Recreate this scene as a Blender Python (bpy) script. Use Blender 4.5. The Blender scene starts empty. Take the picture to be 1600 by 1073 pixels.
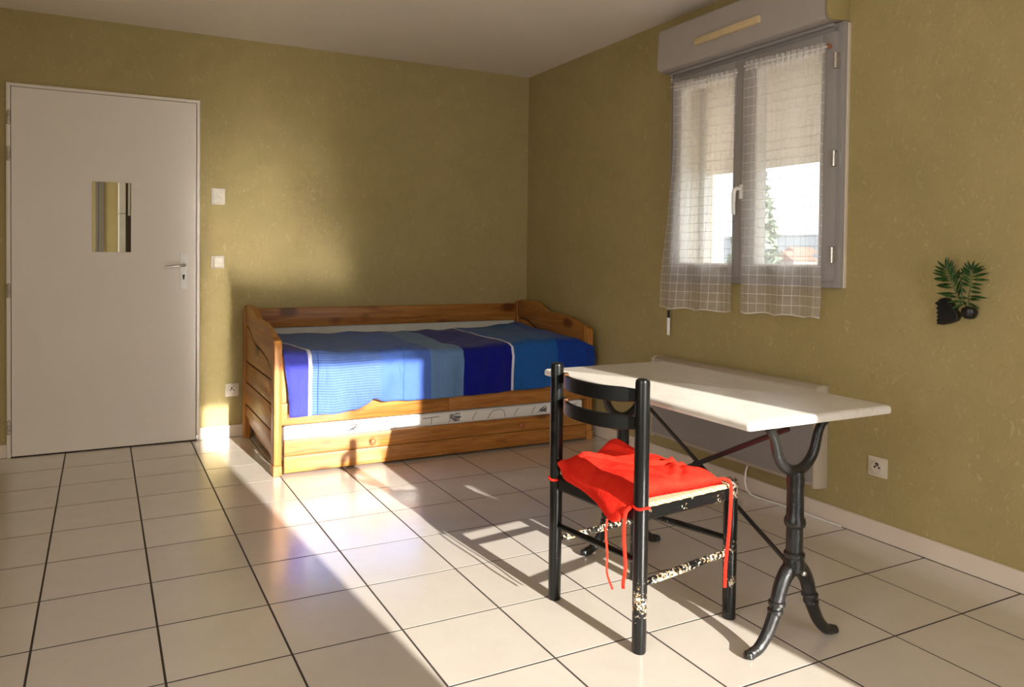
import bpy, bmesh, math, random
from mathutils import Vector, Matrix, noise as mnoise
random.seed(7)
C = bpy.context.scene.collection
SC = bpy.context.scene

# ------------------------------------------------------------------ camera, light, exposure
cam_d = bpy.data.cameras.new('camera'); cam = bpy.data.objects.new('camera', cam_d); C.objects.link(cam)
cam_d.sensor_width = 36.0; cam_d.sensor_fit = 'HORIZONTAL'
cam_d.lens = 36.0*1165.44/1600.0
cam_d.shift_x = 67.27/1600.0; cam_d.shift_y = -113.62/1600.0
cam_d.clip_start = .05; cam_d.clip_end = 2000
_r = Vector((.896882, -.442153, .010202)); _u = Vector((-.000256, .022547, .999746)); _f = Vector((.442271, .896656, -.020109))
_m = Matrix((( _r.x, _u.x, -_f.x, -2.83435), (_r.y, _u.y, -_f.y, -4.78497), (_r.z, _u.z, -_f.z, 1.14106), (0, 0, 0, 1)))
cam.matrix_world = _m
SC.camera = cam

world = bpy.data.worlds.new('sky'); SC.world = world; world.use_nodes = True
wt = world.node_tree; bg = wt.nodes['Background']
bg.inputs['Color'].default_value = (.97, .97, 1.0, 1); bg.inputs['Strength'].default_value = 2.6

sun_d = bpy.data.lights.new('sun', 'SUN'); sun = bpy.data.objects.new('sun', sun_d); C.objects.link(sun)
sun_d.energy = 11.4; sun_d.angle = math.radians(.53); sun_d.color = (1, .965, .90)
sun.rotation_euler = Vector((-.0855, 1, -.366)).to_track_quat('-Z', 'Y').to_euler()

def area(name, loc, direction, sx, sy, power, color):
    d = bpy.data.lights.new(name, 'AREA'); o = bpy.data.objects.new(name, d); C.objects.link(o)
    d.shape = 'RECTANGLE'; d.size = sx; d.size_y = sy; d.energy = power; d.color = color
    o.location = loc; o.rotation_euler = Vector(direction).to_track_quat('-Z', 'Y').to_euler()
    return o
# fill lamps added in the rear window and at an added side window
area('rear_fill_lamp', (-1.306, -5.66, 1.3), (0, 1, -.35), .92, 1.9, 10, (1, .95, .88))
area('side_fill_lamp', (-4.33, -4.75, 1.45), (1, .2, -.55), 1.5, 1.4, 30, (1, .95, .88))

SC.view_settings.view_transform = 'Standard'; SC.view_settings.look = 'None'
SC.cycles.caustics_reflective = True; SC.cycles.blur_glossy = 0.0; SC.cycles.sample_clamp_indirect = 0.0       # the low sun bounces off the glazed floor onto the wall
SC.view_settings.exposure = 0.12; SC.view_settings.gamma = 1.0; SC.view_settings.use_curve_mapping = False

# ------------------------------------------------------------------ mesh helpers
class MB:
    def __init__(s): s.v = []; s.f = []; s.mi = []; s.uv = None
    def add(s, vs, fs, mi=0):
        o = len(s.v); s.v += [tuple(v) for v in vs]
        for k, f in enumerate(fs):
            s.f.append([i+o for i in f]); s.mi.append(mi if isinstance(mi, int) else mi[k])
        return s
    def box(s, a, b, bev=.0, seg=1):
        bm = bmesh.new(); bmesh.ops.create_cube(bm, size=1)
        c = [(a[i]+b[i])/2 for i in range(3)]; d = [abs(b[i]-a[i]) for i in range(3)]
        for v in bm.verts: v.co = Vector((c[0]+v.co.x*d[0], c[1]+v.co.y*d[1], c[2]+v.co.z*d[2]))
        if bev > 0: bmesh.ops.bevel(bm, geom=bm.edges[:], offset=min(bev, min(d)*.45), segments=seg, affect='EDGES', profile=.5)
        s.bm(bm); return s
    def bm(s, bm):
        bm.verts.index_update()
        s.add([v.co[:] for v in bm.verts], [[v.index for v in f.verts] for f in bm.faces]); bm.free()
    def prism(s, poly, axis, a, b, bev=0, seg=1):
        # poly: 2-D points in the two other axes (in order x,y,z without axis)
        bm = bmesh.new(); n = len(poly)
        def mk(p, h):
            q = list(p); q.insert(axis, h); return Vector(q)
        lo = [bm.verts.new(mk(p, a)) for p in poly]; hi = [bm.verts.new(mk(p, b)) for p in poly]
        bm.faces.new(lo[::-1]); bm.faces.new(hi)
        for i in range(n): bm.faces.new((lo[i], lo[(i+1) % n], hi[(i+1) % n], hi[i]))
        bmesh.ops.recalc_face_normals(bm, faces=bm.faces)
        if bev > 0:
            es = [e for e in bm.edges if len(e.link_faces) == 2 and e.calc_face_angle(0) > .9]
            bmesh.ops.bevel(bm, geom=es, offset=bev, segments=seg, affect='EDGES', profile=.5)
        s.bm(bm); return s
    def tube(s, pts, rad, n=10, flat=1.0, closed=False, up=None):
        P = [Vector(p) for p in pts]; m = len(P)
        R = rad if isinstance(rad, (list, tuple)) else [rad]*m
        T = []
        for i in range(m):
            a = P[(i-1) % m] if (closed or i > 0) else P[i]; b = P[(i+1) % m] if (closed or i < m-1) else P[i]
            T.append((b-a).normalized())
        N = Vector(up) if up else (Vector((0, 0, 1)) if abs(T[0].z) < .9 else Vector((1, 0, 0)))
        vs = []
        for i in range(m):
            N = (N - T[i]*N.dot(T[i])).normalized(); B = T[i].cross(N)
            for k in range(n):
                t = 2*math.pi*k/n
                vs.append(P[i]+N*(R[i]*math.cos(t))+B*(R[i]*flat*math.sin(t)))
        fs = []
        for i in range(m if closed else m-1):
            j = (i+1) % m
            for k in range(n): fs.append((i*n+k, i*n+(k+1) % n, j*n+(k+1) % n, j*n+k))
        if not closed: fs += [tuple(range(n))[::-1], tuple((m-1)*n+k for k in range(n))]
        s.add(vs, fs); return s
    def lathe(s, prof, c, n=20, axis=2, sgn=1):
        # prof: (radius, height)
        vs = []; fs = []; m = len(prof)
        for r, h in prof:
            for k in range(n):
                t = 2*math.pi*k/n; a, b = r*math.cos(t), r*math.sin(t)
                p = [a, b]; p.insert(axis, h*sgn); vs.append((c[0]+p[0], c[1]+p[1], c[2]+p[2]))
        for i in range(m-1):
            for k in range(n): fs.append((i*n+k, i*n+(k+1) % n, (i+1)*n+(k+1) % n, (i+1)*n+k))
        fs += [tuple(range(n))[::-1], tuple((m-1)*n+k for k in range(n))]
        s.add(vs, fs); return s
    def grid(s, fn, nu, nv, mi=None):
        vs = [fn(i/nu, j/nv) for j in range(nv+1) for i in range(nu+1)]
        fs = []; ms = []
        for j in range(nv):
            for i in range(nu):
                a = j*(nu+1)+i; fs.append((a, a+1, a+nu+2, a+nu+1)); ms.append(mi(i, j) if mi else 0)
        s.add(vs, fs, ms); return s

def wloc(o):
    v = Vector((0, 0, 0))
    while o: v += o.location; o = o.parent
    return v
def obj(name, mb, m, parent=None, smooth=True, angle=35, uv=None):
    off = wloc(parent)
    me = bpy.data.meshes.new(name)
    me.from_pydata([(v[0]-off.x, v[1]-off.y, v[2]-off.z) for v in mb.v], [], mb.f)
    for k in (m if isinstance(m, list) else [m]): me.materials.append(k)
    for p, i in zip(me.polygons, mb.mi): p.material_index = i
    bm = bmesh.new(); bm.from_mesh(me); bmesh.ops.recalc_face_normals(bm, faces=bm.faces); bm.to_mesh(me); bm.free()
    if uv:
        L = me.uv_layers.new(name='uv')
        for lp in me.loops: L.data[lp.index].uv = uv[lp.vertex_index]
    if smooth:
        me.shade_smooth(); me.set_sharp_from_angle(angle=math.radians(angle))
    o = bpy.data.objects.new(name, me); C.objects.link(o)
    if parent: o.parent = parent
    return o
def tag(o, label=None, cat=None, group=None, kind=None):
    if label: o['label'] = label
    if cat: o['category'] = cat
    if group: o['group'] = group
    if kind: o['kind'] = kind
    return o
def thing(name, label, cat, loc=(0, 0, 0), group=None):
    o = bpy.data.objects.new(name, None); C.objects.link(o); o.location = loc; o.empty_display_size = .1
    return tag(o, label, cat, group)
def struct(name, mb, m, label=None, cat=None, **k):
    o = obj(name, mb, m, **k); tag(o, label, cat, kind='structure'); return o
def ssmooth(a, b, x):
    t = min(1, max(0, (x-a)/(b-a))); return t*t*(3-2*t)
def lerp(xs, ys, x):
    if x <= xs[0]: return ys[0]
    for i in range(len(xs)-1):
        if x <= xs[i+1]: return ys[i]+(ys[i+1]-ys[i])*(x-xs[i])/(xs[i+1]-xs[i])
    return ys[-1]
def nz(x, y, z=0.): return mnoise.noise(Vector((x, y, z)))

# ------------------------------------------------------------------ material helpers
class NT:
    def __init__(s, name):
        s.m = bpy.data.materials.new(name); s.m.use_nodes = True; s.t = s.m.node_tree
        s.b = s.t.nodes['Principled BSDF']; s.out = s.t.nodes['Material Output']
    def n(s, kind, **k):
        o = s.t.nodes.new(kind)
        for a, v in k.items():
            if a.startswith('i_'):
                key = a[2:]; o.inputs[int(key) if key.isdigit() else key.replace('_', ' ')].default_value = v
            else: setattr(o, a, v)
        return o
    def l(s, a, b): s.t.links.new(a, b)
    def coord(s, which='Object', scale=(1, 1, 1), rot=(0, 0, 0)):
        c = s.n('ShaderNodeTexCoord'); mp = s.n('ShaderNodeMapping'); mp.inputs['Scale'].default_value = scale; mp.inputs['Rotation'].default_value = rot
        s.l(c.outputs[which], mp.inputs['Vector']); return mp.outputs['Vector']
    def noise(s, vec, scale, detail=3, rough=.5, dist=0):
        o = s.n('ShaderNodeTexNoise'); o.inputs['Scale'].default_value = scale; o.inputs['Detail'].default_value = detail
        o.inputs['Roughness'].default_value = rough; o.inputs['Distortion'].default_value = dist
        s.l(vec, o.inputs['Vector']); return o.outputs['Fac']
    def ramp(s, fac, stops, interp='LINEAR'):
        o = s.n('ShaderNodeValToRGB'); o.color_ramp.interpolation = interp; cr = o.color_ramp
        while len(cr.elements) < len(stops): cr.elements.new(.5)
        for e, (p, c) in zip(cr.elements, stops): e.position = p; e.color = (*c, 1) if len(c) == 3 else c
        s.l(fac, o.inputs['Fac']); return o.outputs['Color']
    def mix(s, fac, a, b, blend='MIX'):
        o = s.n('ShaderNodeMix', data_type='RGBA', blend_type=blend)
        for src, i in ((fac, 0), (a, 6), (b, 7)):
            if isinstance(src, (int, float)): o.inputs[i].default_value = src
            elif isinstance(src, tuple): o.inputs[i].default_value = (*src, 1) if len(src) == 3 else src
            else: s.l(src, o.inputs[i])
        return o.outputs[2]
    def math(s, op, a, b=0.):
        o = s.n('ShaderNodeMath', operation=op)
        for i, x in enumerate((a, b)):
            if isinstance(x, (int, float)): o.inputs[i].default_value = x
            else: s.l(x, o.inputs[i])
        return o.outputs[0]
    def bump(s, h, strength, dist):
        o = s.n('ShaderNodeBump'); o.inputs['Strength'].default_value = strength; o.inputs['Distance'].default_value = dist
        s.l(h, o.inputs['Height']); s.l(o.outputs['Normal'], s.b.inputs['Normal'])
    def base(s, c, rough=.5, metal=0., spec=.5):
        if isinstance(c, tuple): s.b.inputs['Base Color'].default_value = (*c, 1)
        else: s.l(c, s.b.inputs['Base Color'])
        if isinstance(rough, (int, float)): s.b.inputs['Roughness'].default_value = rough
        else: s.l(rough, s.b.inputs['Roughness'])
        s.b.inputs['Metallic'].default_value = metal; s.b.inputs['Specular IOR Level'].default_value = spec
        return s.m
def plain(name, c, rough=.5, metal=0., spec=.5, vary=.06, scale=6., bump=0.):
    t = NT(name); v = t.coord(); f = t.noise(v, scale, 4, .6)
    a = tuple(x*(1-vary) for x in c); b = tuple(min(1, x*(1+vary)) for x in c)
    col = t.ramp(f, [(.3, a), (.7, b)])
    if bump: t.bump(t.noise(v, scale*18, 3), .3, bump)
    return t.base(col, rough, metal, spec)

def wallpaper():
    t = NT('wallpaper'); v = t.coord()
    big = t.noise(v, 2.2, 4, .6); mid = t.noise(v, 9, 4, .6, .6)
    c = t.ramp(big, [(.25, (0.379, 0.294, 0.122)), (.75, (0.447, 0.348, 0.153))])
    c = t.mix(t.ramp(mid, [(.35, (0, 0, 0)), (.75, (.45, .45, .45))]), c, (0.343, 0.279, 0.122))
    vs = t.coord(scale=(1, 1, .55))
    fl = t.noise(vs, 48, 3, .6, 1.6)
    fm = t.ramp(fl, [(.60, (0, 0, 0)), (.70, (.55, .55, .55))])
    c = t.mix(fm, c, (0.561, 0.461, 0.243))
    dk = t.noise(t.coord(scale=(1.3, 1.3, 1)), 30, 2, .5, 1.2)
    c = t.mix(t.ramp(dk, [(.66, (0, 0, 0)), (.74, (.35, .35, .35))]), c, (0.291, 0.225, 0.090))
    t.bump(t.math('ADD', fl, t.math('MULTIPLY', mid, .6)), .35, .004)
    return t.base(c, .75, 0, .25)
def tile_mat():
    t = NT('tile_glaze'); v = t.coord()
    oi = t.n('ShaderNodeObjectInfo')
    off = t.n('ShaderNodeVectorMath', operation='SCALE'); off.inputs['Scale'].default_value = 37
    cmb = t.n('ShaderNodeCombineXYZ'); t.l(oi.outputs['Random'], cmb.inputs[0]); t.l(oi.outputs['Random'], cmb.inputs[1])
    t.l(cmb.outputs[0], off.inputs[0])
    ad = t.n('ShaderNodeVectorMath', operation='ADD'); t.l(v, ad.inputs[0]); t.l(off.outputs[0], ad.inputs[1]); vv = ad.outputs[0]
    f = t.noise(vv, 6, 6, .7, .6)
    c = t.ramp(f, [(.25, (.635, .565, .485)), (.7, (.685, .62, .54))])
    st = t.noise(vv, 34, 4, .7, 1.6)
    c = t.mix(t.ramp(st, [(.60, (0, 0, 0)), (.80, (.35, .35, .35))]), c, (.50, .42, .34))
    hs = t.n('ShaderNodeHueSaturation'); t.l(c, hs.inputs['Color'])
    t.l(t.math('ADD', t.math('MULTIPLY', oi.outputs['Random'], .07), .965), hs.inputs['Value'])
    r = t.ramp(t.noise(vv, 9, 3), [(.3, (.19, .19, .19)), (.7, (.25, .25, .25))])
    t.bump(t.noise(vv, 5, 2), .05, .002)
    t.b.inputs['Coat Weight'].default_value = 1.0; t.b.inputs['Coat Roughness'].default_value = .22; t.b.inputs['Coat IOR'].default_value = 1.75
    return t.base(hs.outputs['Color'], r, 0, .6)
def wood(name, axis, light, dark, rough=.38, knots=True):
    t = NT(name); sc = [14., 14., 14.]; sc[axis] = 1.1
    oi = t.n('ShaderNodeObjectInfo')
    v0 = t.coord(scale=tuple(sc))
    cmb = t.n('ShaderNodeCombineXYZ')
    for i in range(3): t.l(t.math('MULTIPLY', oi.outputs['Random'], 23.), cmb.inputs[i])
    ad = t.n('ShaderNodeVectorMath', operation='ADD'); t.l(v0, ad.inputs[0]); t.l(cmb.outputs[0], ad.inputs[1]); v = ad.outputs[0]
    g = t.noise(v, 1.6, 5, .6, 1.2)
    c = t.ramp(g, [(.28, dark), (.5, tuple((a+b)/2 for a, b in zip(light, dark))), (.72, light)])
    fine = t.noise(v, 7, 3, .6)
    c = t.mix(t.ramp(fine, [(.45, (0, 0, 0)), (.75, (.35, .35, .35))]), c, tuple(x*.75 for x in dark))
    if knots:
        ks = [6., 6., 6.]; ks[axis] = 3.6
        vo = t.n('ShaderNodeTexVoronoi'); vo.inputs['Scale'].default_value = 1.0
        a2 = t.n('ShaderNodeVectorMath', operation='ADD'); t.l(t.coord(scale=tuple(ks)), a2.inputs[0]); t.l(cmb.outputs[0], a2.inputs[1])
        t.l(a2.outputs[0], vo.inputs['Vector'])
        k = t.ramp(vo.outputs['Distance'], [(.14, (1, 1, 1)), (.27, (0, 0, 0))])
        sel = t.n('ShaderNodeSeparateColor'); t.l(vo.outputs['Color'], sel.inputs[0])
        kk = t.math('MULTIPLY', k, t.math('GREATER_THAN', sel.outputs[0], .42))
        c = t.mix(kk, c, (.14, .045, .012))
    t.bump(fine, .15, .002)
    return t.base(c, rough, 0, .4)
def chipped(name, amount, bands=None, rough=.28):
    # gloss black paint, chipped to cream undercoat and bare wood
    t = NT(name); v = t.coord()
    n1 = t.noise(v, 105, 4, .75, .5); n2 = t.noise(v, 18, 3, .6)
    m = t.math('ADD', n1, t.math('MULTIPLY', t.math('SUBTRACT', n2, .5), .55))
    if bands:
        s = t.n('ShaderNodeSeparateXYZ'); t.l(t.coord(), s.inputs[0])
        b = t.ramp(s.outputs[2], bands)
        sb = t.n('ShaderNodeSeparateColor'); t.l(b, sb.inputs[0])
        m = t.math('ADD', m, sb.outputs[0])
    thr = .74-amount
    mask = t.ramp(m, [(max(0, thr), (0, 0, 0)), (min(1, thr+.02), (1, 1, 1))])
    under = t.ramp(t.noise(v, 80, 2), [(.42, (.42, .25, .11)), (.55, (.66, .58, .44))])
    c = t.mix(mask, (.0045, .0045, .0042), under)
    t.bump(t.math('ADD', t.math('MULTIPLY', mask, -1.), t.math('MULTIPLY', t.noise(v, 30, 2), .5)), .3, .002)
    r = t.ramp(mask, [(0, (rough,)*3), (1, (.6, .6, .6))])
    return t.base(c, r, 0, .35)
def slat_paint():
    # black paint; sunlight near the left post is put in as a brown band
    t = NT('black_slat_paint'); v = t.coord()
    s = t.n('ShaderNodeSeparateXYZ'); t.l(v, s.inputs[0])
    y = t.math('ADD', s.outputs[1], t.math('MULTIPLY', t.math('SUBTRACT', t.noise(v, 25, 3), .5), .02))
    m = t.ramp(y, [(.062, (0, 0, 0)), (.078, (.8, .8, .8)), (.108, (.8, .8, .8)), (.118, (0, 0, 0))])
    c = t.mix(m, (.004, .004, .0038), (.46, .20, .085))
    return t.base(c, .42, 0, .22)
def cast_iron():
    t = NT('black_cast_iron'); v = t.coord()
    c = t.ramp(t.noise(v, 20, 4), [(.3, (.006, .006, .006)), (.75, (.016, .015, .014))])
    t.bump(t.noise(v, 60, 4, .7), .45, .004)
    return t.base(c, .30, 0, .5)
def marble():
    t = NT('white_marble'); v = t.coord(scale=(1.6, .7, 1))
    f = t.noise(v, 3.2, 6, .65, 1.6)
    c = t.ramp(f, [(.25, (.70, .65, .58)), (.47, (.71, .66, .59)), (.5, (.64, .59, .52)), (.53, (.71, .66, .59)), (.8, (.74, .69, .62))])
    st = t.noise(t.coord(), 30, 3, .6)
    c = t.mix(t.ramp(st, [(.66, (0, 0, 0)), (.75, (.15, .15, .15))]), c, (.5, .42, .33))
    return t.base(c, .30, 0, .4)
def cloth(name, c, rib=False, weave=260., dark=.8, bumpd=.0006):
    t = NT(name)
    uvv = t.coord('UV')
    s = t.n('ShaderNodeSeparateXYZ'); t.l(uvv, s.inputs[0])
    f = t.noise(t.coord('Object'), 7, 3, .6)
    col = t.ramp(f, [(.3, tuple(x*.9 for x in c)), (.7, tuple(min(1, x*1.08) for x in c))])
    wv = t.math('SINE', t.math('MULTIPLY', s.outputs[1], 2*math.pi/.0135))
    cr = t.noise(t.coord('UV', scale=(9, 2.6, 1)), 1.6, 4, .62, 1.4)
    cb = t.n('ShaderNodeBump'); cb.inputs['Strength'].default_value = .55; cb.inputs['Distance'].default_value = .022; t.l(cr, cb.inputs['Height'])
    if rib:
        k = t.ramp(t.math('ADD', t.math('MULTIPLY', wv, .5), .5), [(.72, (0, 0, 0)), (.95, (.65, .65, .65))])
        col = t.mix(k, col, tuple(x*.30 for x in c))
        t.bump(wv, .3, .0015)
    else:
        t.bump(t.noise(uvv, weave, 2), .4, bumpd)
    for nd in t.t.nodes:
        if nd.type == 'BUMP' and nd is not cb: t.l(cb.outputs['Normal'], nd.inputs['Normal'])
    m = t.base(col, .9, 0, .15)
    t.b.inputs['Sheen Weight'].default_value = .12
    return m
def red_cloth():
    t = NT('red_cotton'); v = t.coord()
    c = t.ramp(t.noise(v, 12, 4, .6), [(.3, (.68, .018, .010)), (.7, (.80, .034, .017))])
    t.bump(t.math('ADD', t.noise(v, 26, 4, .6, .8), t.math('MULTIPLY', t.noise(v, 420, 2), .1)), .55, .006)
    return t.base(c, .9, 0, .05)
def net():
    # sheer net with a woven window-pane check; uv in metres
    t = NT('net_curtain_voile'); t.t.nodes.remove(t.b)
    uvv = t.coord('UV'); s = t.n('ShaderNodeSeparateXYZ'); t.l(uvv, s.inputs[0])
    def lines(o, p, w):
        fr = t.math('FRACT', t.math('DIVIDE', o, p)); return t.math('LESS_THAN', fr, w)
    g = t.math('MAXIMUM', lines(s.outputs[0], .042, .055), lines(s.outputs[1], .045, .06))
    gat = t.math('GREATER_THAN', s.outputs[1], 1.165)
    ns = t.noise(uvv, 30, 3, .6)
    a = t.math('ADD', t.math('ADD', .34, t.math('MULTIPLY', ns, .16)), t.math('ADD', t.math('MULTIPLY', g, .40), t.math('MULTIPLY', gat, .22)))
    df = t.n('ShaderNodeBsdfDiffuse'); df.inputs['Color'].default_value = (.90, .87, .84, 1)
    tr = t.n('ShaderNodeBsdfTranslucent'); tr.inputs['Color'].default_value = (.97, .93, .91, 1)
    tp = t.n('ShaderNodeBsdfTransparent')
    m1 = t.n('ShaderNodeMixShader'); t.l(t.math('SUBTRACT', .58, t.math('MULTIPLY', g, .5)), m1.inputs[0]); t.l(df.outputs[0], m1.inputs[1]); t.l(tr.outputs[0], m1.inputs[2])
    m2 = t.n('ShaderNodeMixShader'); t.l(a, m2.inputs[0]); t.l(tp.outputs[0], m2.inputs[1]); t.l(m1.outputs[0], m2.inputs[2])
    t.l(m2.outputs[0], t.out.inputs['Surface']); return t.m
def glass():
    t = NT('window_glass'); t.t.nodes.remove(t.b)
    tp = t.n('ShaderNodeBsdfTransparent'); tp.inputs['Color'].default_value = (.93, .95, .95, 1)
    gl = t.n('ShaderNodeBsdfGlossy'); gl.inputs['Roughness'].default_value = .02
    fr = t.n('ShaderNodeFresnel'); fr.inputs['IOR'].default_value = 1.45
    ge = t.n('ShaderNodeNewGeometry')
    m = t.n('ShaderNodeMixShader'); t.l(t.math('MULTIPLY', fr.outputs[0], t.math('SUBTRACT', 1., ge.outputs['Backfacing'])), m.inputs[0]); t.l(tp.outputs[0], m.inputs[1]); t.l(gl.outputs[0], m.inputs[2])
    t.l(m.outputs[0], t.out.inputs['Surface']); return t.m
def shutter_pvc():
    t = NT('shutter_pvc'); v = t.coord(); c = t.ramp(t.noise(v, 5, 3), [(.3, (.88, .80, .72)), (.7, (.92, .84, .76))])
    m = t.base(c, .5); tr = t.n('ShaderNodeBsdfTranslucent'); t.l(c, tr.inputs['Color'])
    mx = t.n('ShaderNodeMixShader'); mx.inputs[0].default_value = .72
    t.l(t.b.outputs[0], mx.inputs[1]); t.l(tr.outputs[0], mx.inputs[2]); t.l(mx.outputs[0], t.out.inputs['Surface']); return m
def rush():
    t = NT('rush_straw'); v = t.coord(rot=(0, 0, .1))
    w = t.n('ShaderNodeTexWave'); w.inputs['Scale'].default_value = 60; w.inputs['Distortion'].default_value = 2; w.bands_direction = 'Y'; t.l(v, w.inputs['Vector'])
    c = t.ramp(w.outputs['Fac'], [(.2, (.42, .25, .10)), (.7, (.78, .60, .38))]); t.bump(w.outputs['Fac'], .8, .003)
    return t.base(c, .7)
def radiator_mesh():
    t = NT('radiator_perforated_grey'); v = t.coord(scale=(1, 1, 1))
    s = t.n('ShaderNodeSeparateXYZ'); t.l(v, s.inputs[0])
    a = t.math('SINE', t.math('MULTIPLY', s.outputs[1], 2*math.pi/.011)); b = t.math('SINE', t.math('MULTIPLY', s.outputs[2], 2*math.pi/.011))
    k = t.math('MULTIPLY', a, b)
    c = t.ramp(t.math('ADD', t.math('MULTIPLY', k, .5), .5), [(.4, (.36, .33, .31)), (.75, (.19, .17, .16))]); t.bump(k, -.5, .002)
    return t.base(c, .5)

M = dict(
    hingem=plain('worn_hinge_paint', (.50, .44, .36), .4, vary=.35, scale=60),
    wall=wallpaper(), tile=tile_mat(), grout=plain('grout', (.045, .033, .025), .9),
    ceiling=plain('ceiling_paint', (.84, .765, .66), .9, vary=.02, scale=2),
    door=plain('door_paint', (.82, .755, .66), .42, vary=.025, scale=1.6),
    base=plain('skirting_paint', (.74, .625, .51), .45, vary=.04, scale=3),
    pine_x=wood('pine_along_x', 0, (.54, .24, .052), (.25, .078, .012)),
    pine_y=wood('pine_along_y', 1, (.52, .235, .055), (.26, .085, .014)),
    pine_z=wood('pine_upright', 2, (.53, .235, .050), (.30, .10, .017), knots=False),
    groove=plain('pine_groove', (.10, .04, .012), .8),
    knob=plain('turned_knob', (.36, .12, .04), .3),
    pale=plain('pale_back_board', (.62, .59, .52), .7),
    ticking=plain('white_ticking', (.80, .77, .74), .9, vary=.03),
    ink=plain('ticking_print', (.10, .09, .10), .9),
    b_indigo=cloth('blanket_indigo', (.045, .050, .34)), b_white=cloth('blanket_white', (.72, .70, .76)),
    b_lined=cloth('blanket_lined_blue', (.105, .185, .50), rib=True), b_peri=cloth('blanket_cornflower', (.075, .15, .50)),
    b_steel=cloth('blanket_steel_blue', (.13, .24, .46)), b_navy=cloth('blanket_navy', (.004, .008, .22)),
    b_mid=cloth('blanket_mid_blue', (.012, .095, .34)), b_deep=cloth('blanket_deep_blue', (.005, .04, .29)),
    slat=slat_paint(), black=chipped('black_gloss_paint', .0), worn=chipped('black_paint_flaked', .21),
    post_worn=chipped('black_post_scuffed', .0, [(0, (0, 0, 0)), (.07, (.0, 0, 0)), (.10, (.16, .16, .16)), (.16, (.2, .2, .2)), (.24, (0, 0, 0))]),
    leg_worn=chipped('black_leg_scuffed', .0, [(0, (0, 0, 0)), (.09, (0, 0, 0)), (.12, (.16, .16, .16)), (.27, (.16, .16, .16)), (.30, (.02, .02, .02)), (.37, (.03, .03, .03)), (.40, (.24, .24, .24)), (.5, (.25, .25, .25))]),
    rail_worn=chipped('black_rail_nicked', .06), rush=rush(), red=red_cloth(),
    iron=cast_iron(), marble=marble(), rod=plain('black_brace', (.012, .011, .011), .4),
    pvc=plain('grey_lilac_pvc', (.33, .30, .285), .38, vary=.03), pvc_d=plain('pvc_seal', (.05, .045, .04), .7),
    boxpvc=plain('shutter_box_pvc', (.42, .37, .33), .42, vary=.03), vent=plain('yellowed_plastic', (.66, .50, .27), .45),
    steel=plain('brushed_steel', (.62, .60, .57), .28, 1.0, vary=.04), plate=plain('white_plate', (.70, .64, .54), .45, vary=.12, scale=60),
    plastic=plain('white_plastic', (.90, .875, .83), .35), rodgrey=plain('aged_rod', (.36, .30, .20), .45), cream=plain('cream_enamel', (.66, .57, .45), .4), radcream=plain('radiator_enamel', (.50, .425, .33), .4),
    dark=plain('dark_hole', (.012, .011, .010), .7), glass=glass(), net=net(), shutter=shutter_pvc(), rmesh=radiator_mesh(),
    reveal=plain('facade_render', (.80, .72, .60), .85), mirror=plain('mirror_silver', (.86, .86, .83), .015, 1.0, vary=.005),
    leaf=plain('palm_leaf', (.035, .085, .016), .45, vary=.5, scale=30), midrib=plain('palm_rib', (.25, .28, .10), .5), blackp=plain('black_pot', (.006, .006, .006), .35),
    white=plain('white_laminate', (.66, .62, .52), .35), trimgrey=plain('trim_grey_brown', (.17, .15, .11), .5), dkwood=plain('dark_recess', (.05, .035, .022), .6),
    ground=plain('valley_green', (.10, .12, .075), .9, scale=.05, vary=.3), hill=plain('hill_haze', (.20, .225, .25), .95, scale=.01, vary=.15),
    roof=plain('clay_roof', (.36, .19, .14), .9), housew=plain('house_render', (.40, .35, .29), .9), fol=plain('conifer_green', (.30, .35, .27), .9, vary=.5, scale=3), bark=plain('bark', (.10, .07, .05), .9),
)

# ------------------------------------------------------------------ room shell
T = .335; XL = -13*T; YR = -17*T; H = 2.465; W = .012; WT = .30
floor = struct('floor', MB().box((XL-.3, YR-.3, -.20), (.32, .32, -.0007)), M['grout'], 'pale floor of square tiles with dark joints', 'floor')
g = .0032
def tile_mb():
    m = MB(); a, b = g, T-g; c = .0004
    v = [(a, a, -.0035), (b, a, -.0035), (b, b, -.0035), (a, b, -.0035), (a, a, -c), (b, a, -c), (b, b, -c), (a, b, -c), (a+c, a+c, 0), (b-c, a+c, 0), (b-c, b-c, 0), (a+c, b-c, 0)]
    f = [(8, 9, 10, 11)]
    for k in range(4):
        n = (k+1) % 4; f += [(k, n, 4+n, 4+k), (4+k, 4+n, 8+n, 8+k)]
    return m.add(v, f)
t0 = None
for i in range(13):
    for j in range(17):
        if t0 is None:
            t0 = o = obj('floor_tile', tile_mb(), M['tile'], floor, smooth=False)
        else:
            o = t0.copy(); C.objects.link(o)
        o.location = (XL+i*T, -(j+1)*T, random.uniform(-.0002, .0)); o.rotation_euler = (random.uniform(-.0004, .0004), random.uniform(-.0004, .0004), random.uniform(-.0008, .0008))
struct('ceiling', MB().box((XL-.3, YR-.3, H), (.32, .32, H+.2)), M['ceiling'], 'plain off-white ceiling', 'ceiling')
DX0, DX1, DZ = -3.301, -2.298, 2.062
struct('wall_back', MB().box((XL-.3, W, -.02), (DX0, WT, H)).box((DX1, W, -.02), (.31, WT, H)).box((DX0, W, DZ), (DX1, WT, H)).box((DX0-.01, .075, -.02), (DX1+.01, WT, DZ+.01)),
       M['wall'], 'olive wallpapered wall behind the bed and door', 'wall')
WY0, WY1, WZ0, WZ1 = -2.645, -1.575, 1.018, 2.150
struct('wall_right', MB().box((W, YR-.3, -.02), (WT, WY0, H)).box((W, WY1, -.02), (WT, W, H)).box((W, WY0, -.02), (WT, WY1, WZ0)).box((W, WY0, WZ1), (WT, WY1, H)),
       M['wall'], 'olive wallpapered wall with the curtained window', 'wall')
LY0, LY1, LZ0, LZ1 = -5.5, -4.0, .75, 2.15
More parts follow.
